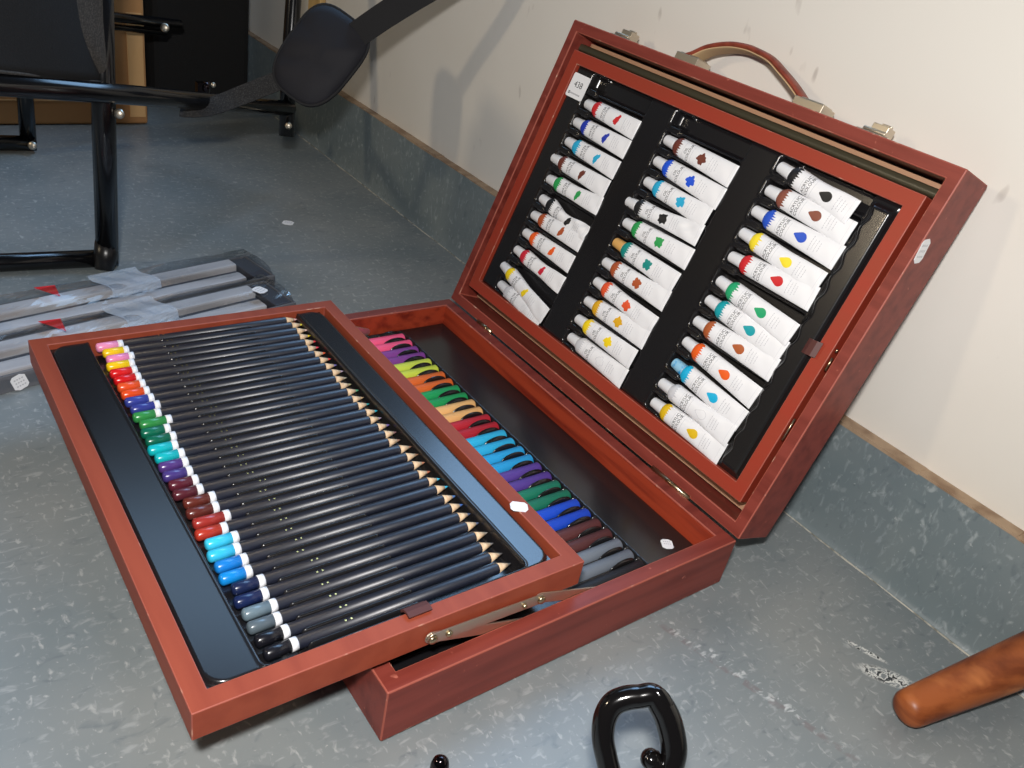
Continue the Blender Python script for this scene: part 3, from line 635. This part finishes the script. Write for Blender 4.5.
for kind, lst in TUBES.items():
    for i, ((y0, w0, y1, w1), rgb, cn, cr) in enumerate(lst):
        p = lid(y0, w0, -.0108); dirv = (Yv * (y1 - y0) + U * (w1 - w0)); Lt = dirv.length; dx = dirv.normalized()
        tilt = .0007 + (.0012 if (kind, cn) in (('acrylic', 'black'), ('acrylic', 'green'), ('acrylic', 'white'), ('water', 'yellow'), ('oil', 'yellow')) else 0)
        zz = (Nn + dx * -.02).normalized(); zz = (zz - dx * zz.dot(dx)).normalized(); yy = zz.cross(dx)
        r_ = empty('paint_tube', basis(dx, yy, zz, p + Nn * tilt))
        extra = ' and ochre cap' if (kind, cn) == ('oil', 'teal') else (' and smeared cap' if (kind, cn) == ('acrylic', 'sky blue') else '')
        word = {'water': 'watercolour', 'oil': 'oil', 'acrylic': 'acrylic'}[kind]
        tag(r_, 'white %s tube with %s band%s in the %s' % (word, cn, extra, COLN[kind]), 'paint tube', 'paint tubes in the lid tray')
        mb = make_tube(kind, rgb, Lt, cr, 11 + i * 7 + len(kind), cn, plain=(cn == 'white'))
        mb.build('tube_body', [TUBE, colmat(rgb, .45), INK, GREYBAND, INKL, FOLD], r_, local=True, fixn=False)
        cb = MB(); cr0 = .0044
        cb.lathe([(0, cr0 * .8), (.0005, cr0 * .95), (.0012, cr0), (.0118, cr0 * 1.14), (.0124, cr0 * 1.16), (.0130, cr0 * 1.1)], 24, 0, lambda v: v + Vector((0, 0, .0058)))
        cm = CAPW
        if extra: cm = mat('cap_stained', srgb(222, 170, 96), .5) if 'ochre' in extra else mat('cap_smeared', srgb(150, 204, 232), .45, noise=((160, 160, 160), srgb(30, 150, 214), .42, .55))
        c_ = cb.build('cap', cm, r_, local=True)
        if extra: c_['label'] = 'ochre screw cap' if 'ochre' in extra else 'white screw cap smeared with blue paint'

# ------------------------------------------------------------------ wrapped boxes at the left
def long_box(name, origin, ang, length, width, height, label, tri_x, sticks):
    M_ = Matrix.Translation(origin) @ Matrix.Rotation(ang, 4, 'Z'); tf = lambda v: M_ @ Vector(v)
    r_ = empty(name, M_); tag(r_, label, 'box', 'clear wrapped boxes on the floor')
    # open grey card tray: side walls, ends and a recessed bed seen through the clear lid
    mb = frame_mb(-length, 0, 0, width, 0, height * .62, .0022, tf=tf); mb.box((-length + .002, .002, .0005), (-.002, width - .002, .003), 1, tf)
    mb.build('card_tray', [GREYB, GREYD], r_, bevel=.0006)
    mb = MB(); mb.box((-length + .004, .006, height * .35), (-.030, width * .40, height * .66), 0, tf); mb.box((-length + .004, width * .62, height * .35), (-.024, width - .005, height * .72), 0, tf)
    mb.build('inner_sleeve', GREYL, r_, bevel=.002)
    mb = MB(); mb.box((-length + .004, width * .42, height * .2), (-.026, width * .60, height * .48), 0, tf); mb.build('contents', GREYD, r_, bevel=.0015)
    mb = MB(); mb.box((-.022, .004, height * .05), (-.003, width - .004, height * .60), 0, tf); mb.build('end_block', GREYD, r_, bevel=.001)
    # crinkled clear film over the top
    nx, ny = 70, 14; vs = []; fs = []
    ra = random.Random(int(label.count('e')) + len(label))
    a1, a2, a3 = (ra.uniform(0, 6) for _ in range(3))
    for i in range(nx + 1):
        for j in range(ny + 1):
            x = -length - .001 + (length + .002) * i / nx; t = j / ny; y = -.0015 + (width + .003) * t
            z = height * (.88 + .12 * math.sin(math.pi * t) ** .4) + .0010 * math.sin(x * 34 + y * 90 + a1) + .0006 * math.sin(x * 71 - y * 130 + a2) + .0012 * abs(math.sin(x * 22 + y * 60 + a3))
            if j in (0, ny): z = height * .20
            if i == nx: z = height * .30
            vs.append(tf((x, y, z)))
    for i in range(nx):
        for j in range(ny): a_ = i * (ny + 1) + j; fs.append((a_, a_ + ny + 1, a_ + ny + 2, a_ + 1))
    mb = MB(); mb.add(vs, fs, 0, False); mb.build('clear_wrap', CLEAR, r_)
    mb = MB(); z = height * 1.03; mb.add([tf((tri_x + .006, width * .98, z)), tf((tri_x + .023, width * .92, z)), tf((tri_x + .018, width * .52, z)), tf((tri_x + .006, width * .98, z - .0006)), tf((tri_x + .023, width * .92, z - .0006)), tf((tri_x + .018, width * .52, z - .0006))], [(0, 1, 2), (5, 4, 3), (0, 3, 4, 1), (1, 4, 5, 2), (2, 5, 3, 0)])
    mb.build('red_arrow', RED, r_)
    # window sheen on the film, put in as a pale see-through sheet
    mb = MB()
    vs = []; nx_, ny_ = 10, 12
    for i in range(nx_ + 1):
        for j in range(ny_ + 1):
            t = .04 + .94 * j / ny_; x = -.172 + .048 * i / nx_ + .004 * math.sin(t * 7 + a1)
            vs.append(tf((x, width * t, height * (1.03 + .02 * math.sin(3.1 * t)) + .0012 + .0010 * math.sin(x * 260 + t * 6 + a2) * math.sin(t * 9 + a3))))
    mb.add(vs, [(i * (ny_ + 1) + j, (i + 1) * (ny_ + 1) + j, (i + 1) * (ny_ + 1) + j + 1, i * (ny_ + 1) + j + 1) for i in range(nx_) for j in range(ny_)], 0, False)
    mb.build('painted_sheen_patch', FILM_SHEEN, r_)
    for (sx_, sy_, sz_, side) in sticks:
        if side == 'top': sm = basis(M_.to_3x3() @ Vector((1, 0, 0)), M_.to_3x3() @ Vector((0, 1, 0)), (0, 0, 1), tf((sx_, sy_, height * 1.06)))
        else: sm = basis(M_.to_3x3() @ Vector((1, 0, 0)), (0, 0, 1), M_.to_3x3() @ Vector((0, -1, 0)), tf((sx_, -.0018, sz_)))
        sticker('price_sticker', sm @ Matrix.Rotation(.3, 4, 'Z'), .0120, .0145, r_, 'white price sticker')
    return r_
ang = .205
long_box('wrapped_box', (.162, .4840, 0), ang, .42, .056, .026, 'front of two clear wrapped grey boxes, partly under the pencil tray', -.2345, [(-.030, .020, 0, 'top'), (-.2690, 0, .0085, 'side')])
long_box('wrapped_box', (.166, .5478, 0), ang, .42, .056, .026, 'rear of two clear wrapped grey boxes, nearest the black chair foot', -.2290, [(-.282, .020, 0, 'top')])
sk = sticker('price_tag', basis((.8, -.6, 0), (.6, .8, 0), (0, 0, 1), (.2531, .7140, .0002)), .0135, .0135, None, None, 2)
tag(sk, 'small white price tag lying alone on the floor beyond the art case', 'price tag')

# ------------------------------------------------------------------ folding chair behind
ch = empty('folding_chair', (.10, .75, 0)); tag(ch, 'black folding metal chair with dark fabric, standing behind the wrapped boxes', 'chair')
TR = .0110
pole0 = Vector((.0194, .636, 0.010)); pole1 = Vector((.0310, .636, .33))
mb = MB(); mb.sweep([pole0, pole1], TR, 18); mb.build('leg', TUBEB, ch)
mb = MB(); mb.sweep([(-.22, .668, .0092), (.0300, .640, .0092)], .0092, 16); mb.build('floor_bar', TUBEB, ch)
mb = MB(); mb.sweep([(.0135, .6280, .002), (.0175, .634, .014), (.0200, .637, .030)], [.0088, .0118, .0112], 14); mb.build('foot_cap', PLB, ch)
xb0 = Vector((-.200, .462, .2455)); xb1 = Vector((.2886, .8181, .1137)); dxb = (xb1 - xb0).normalized()
xbp = lambda t: xb0 + (xb1 - xb0) * t
mb = MB(); mb.sweep([xb0, xb1 + dxb * .012], .0096, 16); mb.build('crossbar', TUBEB, ch)
mb = MB(); mb.sweep([Vector((.2925, .8185, .0765)), Vector((.2990, .8350, .155)), Vector((.3155, .8650, .27)), Vector((.33, .89, .36))], .0100, 16); mb.build('leg', TUBEB, ch)
def bolt(p, r=.0048, d=None):
    d = Vector(d) if d else (CAM - Vector(p)).normalized(); d = d.normalized(); q = d.to_track_quat('X', 'Z')
    mb = MB(); mb.lathe([(0, r), (.002, r), (.0034, r * .72), (.0040, r * .25)], 14, 0, lambda v: Vector(p) + q @ v); return mb.build('bolt', NICK, ch)
face = (-.5, -.8, .2)
bolt((.0370, .6270, .1650), .0048, face); bolt((.2905, .8090, .0935), .0045, face); bolt((.0185, .9880, .0125), .0055, face)
mb = MB(); mb.sweep([(.016, 1.000, .012), (.0185, 1.000, .09), (.020, 1.000, .16)], .0098, 14); mb.build('leg', TUBEB, ch)
mb = MB(); mb.sweep([(-.25, 1.03, .012), (.024, .998, .012)], .0098, 14); mb.build('floor_bar', TUBEB, ch)
mb = MB(); mb.sweep([(.03, .980, .1845), (.2470, 1.105, .1490)], .0066, 12); mb.sweep([(.035, .990, .171), (.223, 1.098, .138)], .0050, 12); mb.build('crossbar', TUBEB, ch)
bolt((.2180, 1.078, .1490), .0062, face)
# small bolted brackets on the rear bar near the case
mb = MB(); mb.lathe([(0, .0075), (.010, .0075)], 14, 0, lambda v: Vector((.222, .93, .108)) + Vector((v.x * .6, -v.x * .4, v.z)) + Vector((v.y * .5, v.y * .8, 0))); mb.box((.212, .925, .098), (.222, .935, .114)); mb.build('bracket', CHROME, ch)
bolt((.2330, .925, .112), .0034, face); bolt((.292, .975, .086), .0038, face)
# fabric: rear dark sling and front flap hanging to the crossbar
def cloth(name, P00, P10, P11, P01, mt, sag, n=20, th=.002):
    P00, P10, P11, P01 = map(Vector, (P00, P10, P11, P01)); vs = []; fs = []
    nn = ((P10 - P00).cross(P01 - P00)).normalized()
    for i in range(n + 1):
        for j in range(n + 1):
            u, v = i / n, j / n; p = P00 * (1 - u) * (1 - v) + P10 * u * (1 - v) + P11 * u * v + P01 * (1 - u) * v
            vs.append(p + nn * (sag * math.sin(math.pi * u) * (1 - v * .4) + .002 * math.sin(u * 9 + v * 5)))
    for i in range(n):
        for j in range(n): a_ = i * (n + 1) + j; fs.append((a_, a_ + n + 1, a_ + n + 2, a_ + 1))
    mb = MB(); mb.add(vs, fs, 0, True); o = mb.build(name, mt, ch); md = o.modifiers.new('s', 'SOLIDIFY'); md.thickness = th; return o
b_l, b_r = xbp(.06) + Vector((0, 0, .008)), xbp(.485) + Vector((-.012, 0, .012))
cloth('fabric_seat', b_l, b_r, b_r + Vector((.012, .0, .17)), b_l + Vector((-.01, .0, .17)), FABD, .010)
cloth('fabric_flap', b_r + Vector((-.006, -.006, -.002)), b_r + Vector((.0065, -.004, .0)), b_r + Vector((.016, -.004, .15)), b_r + Vector((-.300, -.218, .17)), FAB, -.003)
mb = MB(); mb.sweep([xbp(.02), xbp(.10), xbp(.20)], [.0135, .0145, .0125], 14); mb.build('fabric_sleeve', FABN, ch)
# piping along the hem
mb = MB(); mb.sweep(smoothpath([b_l + Vector((0, -.004, .002)), xbp(.25) + Vector((0, -.008, .012)), b_r + Vector((0, -.006, 0))], 6), .0016, 8); mb.build('hem_piping', FAB, ch)

# padded strap
st = empty('shoulder_strap', (.262, .66, .2)); tag(st, 'black webbing strap with wide rounded pad, crossing in front of the white wall', 'strap')
ctr = Vector((.2620, .6700, .2145)); r3 = RX; u3 = UX; ax = (r3 * .60 + u3 * .80).normalized(); bx = (ax.cross(FX)).normalized()
def padpt(a, b, c_): return ctr + ax * a + bx * b - FX * c_
prof = []
mb = MB(); NA = 48; rings = [(.93, -.004), (.96, 0), (.93, .004), (.87, .0075), (.75, .0105), (.47, .0130), (.2, .0140)]
vs = []
for (f, h) in rings:
    for k in range(NA):
        a = 2 * math.pi * k / NA; ca, sa = math.cos(a), math.sin(a); e_ = .62
        xx = .0585 * abs(ca) ** e_ * (1 if ca >= 0 else -1); yy = (.0430 + .004 * ca) * abs(sa) ** e_ * (1 if sa >= 0 else -1)
        vs.append(padpt(xx * f, yy * f, h + .0015 * math.sin(xx * f * 160 + yy * f * 70) * (1 if h > .006 else 0)))
fs = [(i * NA + k, i * NA + (k + 1) % NA, (i + 1) * NA + (k + 1) % NA, (i + 1) * NA + k) for i in range(len(rings) - 1) for k in range(NA)]
fs += [tuple(range(NA)), tuple(range((len(rings) - 1) * NA, len(rings) * NA))[::-1]]
mb.add(vs, fs, 0, True); mb.build('shoulder_pad', FABN, st)
mb = MB(); mb.sweep([padpt(.0550 * abs(math.cos(a)) ** .62 * (1 if math.cos(a) >= 0 else -1), (.0405 + .004 * math.cos(a)) * abs(math.sin(a)) ** .62 * (1 if math.sin(a) >= 0 else -1), .0035) for a in np.linspace(0, 2 * math.pi, 49)[:-1]], .0016, 8, closed=True); mb.build('pad_piping', WEB, st)
def ribbon(pts, wd, wdir, mt, name='webbing', th=.0008, ridges=False):
    q = smoothpath(pts, 8); mb = MB(); vs = []; wv = Vector(wdir).normalized()
    for i, p in enumerate(q):
        t = (q[min(i + 1, len(q) - 1)] - q[max(i - 1, 0)]).normalized(); n_ = t.cross(wv).normalized(); s_ = n_.cross(t).normalized() * wd / 2; n_ *= th
        vs += [p - s_ - n_, p + s_ - n_, p + s_ + n_, p - s_ + n_]
    N_ = len(q); fs = [(0, 1, 2, 3)] + [(i * 4 + k, i * 4 + (k + 1) % 4, i * 4 + 4 + (k + 1) % 4, i * 4 + 4 + k) for i in range(N_ - 1) for k in range(4)] + [tuple(range(N_ * 4 - 4, N_ * 4))[::-1]]
    mb.add(vs, fs); return mb.build(name, mt, st)
WEBT = mat('webbing_twill', srgb(30, 30, 32), .85, noise=((700, 700, 1400), srgb(62, 62, 62), .5, .62), bump=((800, 800, 800), .6))
perp = bx

ribbon([(.284, .668, .2275), (.2923, .6573, .2395), (.3177, .6242, .2756), (.3489, .5818, .3164), (.4034, .5291, .3704), (.425, .50, .395)], .0275, perp, WEB)
ribbon([(.245, .668, .200), (.225, .6775, .189), (.1815, .6961, .1634), (.153, .7033, .150), (.131, .716, .1440), (.124, .720, .1432)], .0215, perp, WEBT)

# cardboard box and black case at the back
cb = empty('cardboard_box', (.03, 1.25, 0)); tag(cb, 'brown cardboard box standing on the floor behind the black chair', 'box')
mb = MB(); mb.box((-.22, 1.110, .001), (.199, 1.38, .34)); mb.build('carton', CARD, cb, bevel=.003)
mb = MB(); mb.box((-.22, 1.1085, .0350), (.150, 1.1100, .0362)); mb.box((.1735, 1.1085, .012), (.1955, 1.1100, .160)); mb.build('folded_flap', mat('cardboard_pale', srgb(206, 164, 112), .8), cb, bevel=.0004)
cs = empty('carry_case', (.29, 1.2, 0)); tag(cs, 'black flat-sided carry case standing between cardboard box and wall', 'case')
mb = MB(); mb.box((.2350, 1.200, .001), (.3920, 1.30, .40)); mb.build('case_body', FABD, cs, bevel=.010)
mb = MB(); mb.box((.2350, 1.1990, .205), (.3920, 1.2005, .211)); mb.build('edge_band', WEB, cs, bevel=.0006)
bd = empty('yellowish_strip', (.415, 1.02, 0)); tag(bd, 'yellowish upright strip on the wall behind the padded strap', 'batten')
mb = MB(); mb.box((.4215, 1.012, .104), (.4310, 1.052, .42)); mb.build('board', mat('yellowish_strip_tone', srgb(206, 172, 112), .6, noise=((40, 40, 5), srgb(184, 146, 88), .4, .7)), bd, bevel=.001)  # yellowish upright strip set over the plain wall

# ------------------------------------------------------------------ foreground pieces
cu = empty('curled_handle', (.0785, -.115, .07)); tag(cu, 'black glossy curled loop handle rising at the bottom edge', 'handle')
loop = [(.0806, -.113, .0770), (.0826, -.1190, .0722), (.0871, -.1216, .0738), (.0908, -.1176, .0823), (.0912, -.1096, .0926), (.0895, -.1031, .0990), (.0869, -.0983, .1024), (.0818, -.0951, .1009), (.0764, -.0915, .0988), (.0708, -.0893, .0952), (.0664, -.0905, .0887), (.0638, -.095, .0803), (.0635, -.1016, .0715), (.0637, -.108, .0637), (.0642, -.1147, .0559), (.063, -.122, .035), (.058, -.128, .008)]
rad = [.0050, .0054, .0060, .0066, .0067, .0064, .0058, .0057, .0060, .0060, .0059, .0056, .0055, .0056, .0058, .0062, .0066]
q = smoothpath(loop, 8); rr_ = []
for i in range(len(q)):
    t = i / 8; k0 = min(int(t), len(rad) - 2); rr_.append(rad[k0] + (rad[k0 + 1] - rad[k0]) * (t - k0))
mb = MB(); mb.sweep(q, rr_, 20); mb.build('loop', IRON, cu)
mb = MB(); s_ = smoothpath([(.0855, -.0985, .1050), (.0880, -.1000, .1046), (.0905, -.1050, .1010), (.0922, -.1110, .0930)], 8)
mb.sweep(s_, [.0016 + .0026 * math.sin(math.pi * min(1, (i + 3) / (len(s_) + 3))) for i in range(len(s_))], 12)
mb.build('ridge', IRON, cu)
mb = MB(); k_ = 14; vs = []
mb.lathe([(-.0056, .001), (-.0048, .0030), (-.0025, .0048), (0, .0053), (.0025, .0048), (.0048, .0030), (.0056, .001)], 18, 0, lambda v: Vector((.0808, -.1138, .0756)) + RX * v.y + UX * v.z + FX * v.x); mb.build('scroll_end', IRON, cu)
rd_ = MB(); rd_.lathe([(0, .0048), (.050, .0048), (.0550, .0047), (.0583, .0040), (.0603, .0022), (.061, .0006)], 20, 0, lambda v: Vector((-.0030 + v.y, -.0560 + v.z, v.x + .0005)))
o = rd_.build('metal_rod', CHROME); tag(o, 'dark shiny metal rod with rounded tip standing at the bottom edge', 'rod')

lg0, lg1 = Vector((.3045, -.1470, .0122)), Vector((.4060, -.1722, .0345)); dl_ = (lg1 - lg0)
mb = MB(); mb.lathe([(0, .0050), (.0008, .0080), (.0022, .0102), (.0050, .0120), (.0080, .0125), (.050, .0143), (.105, .0166), (.17, .0190), (.24, .0205)], 32, 0, lambda v, q_=dl_.normalized().to_track_quat('X', 'Z'): lg0 + q_ @ v)
o = mb.build('wooden_leg', LEGW); tag(o, 'orange-brown turned wooden furniture leg with its rounded foot on the floor', 'furniture leg')
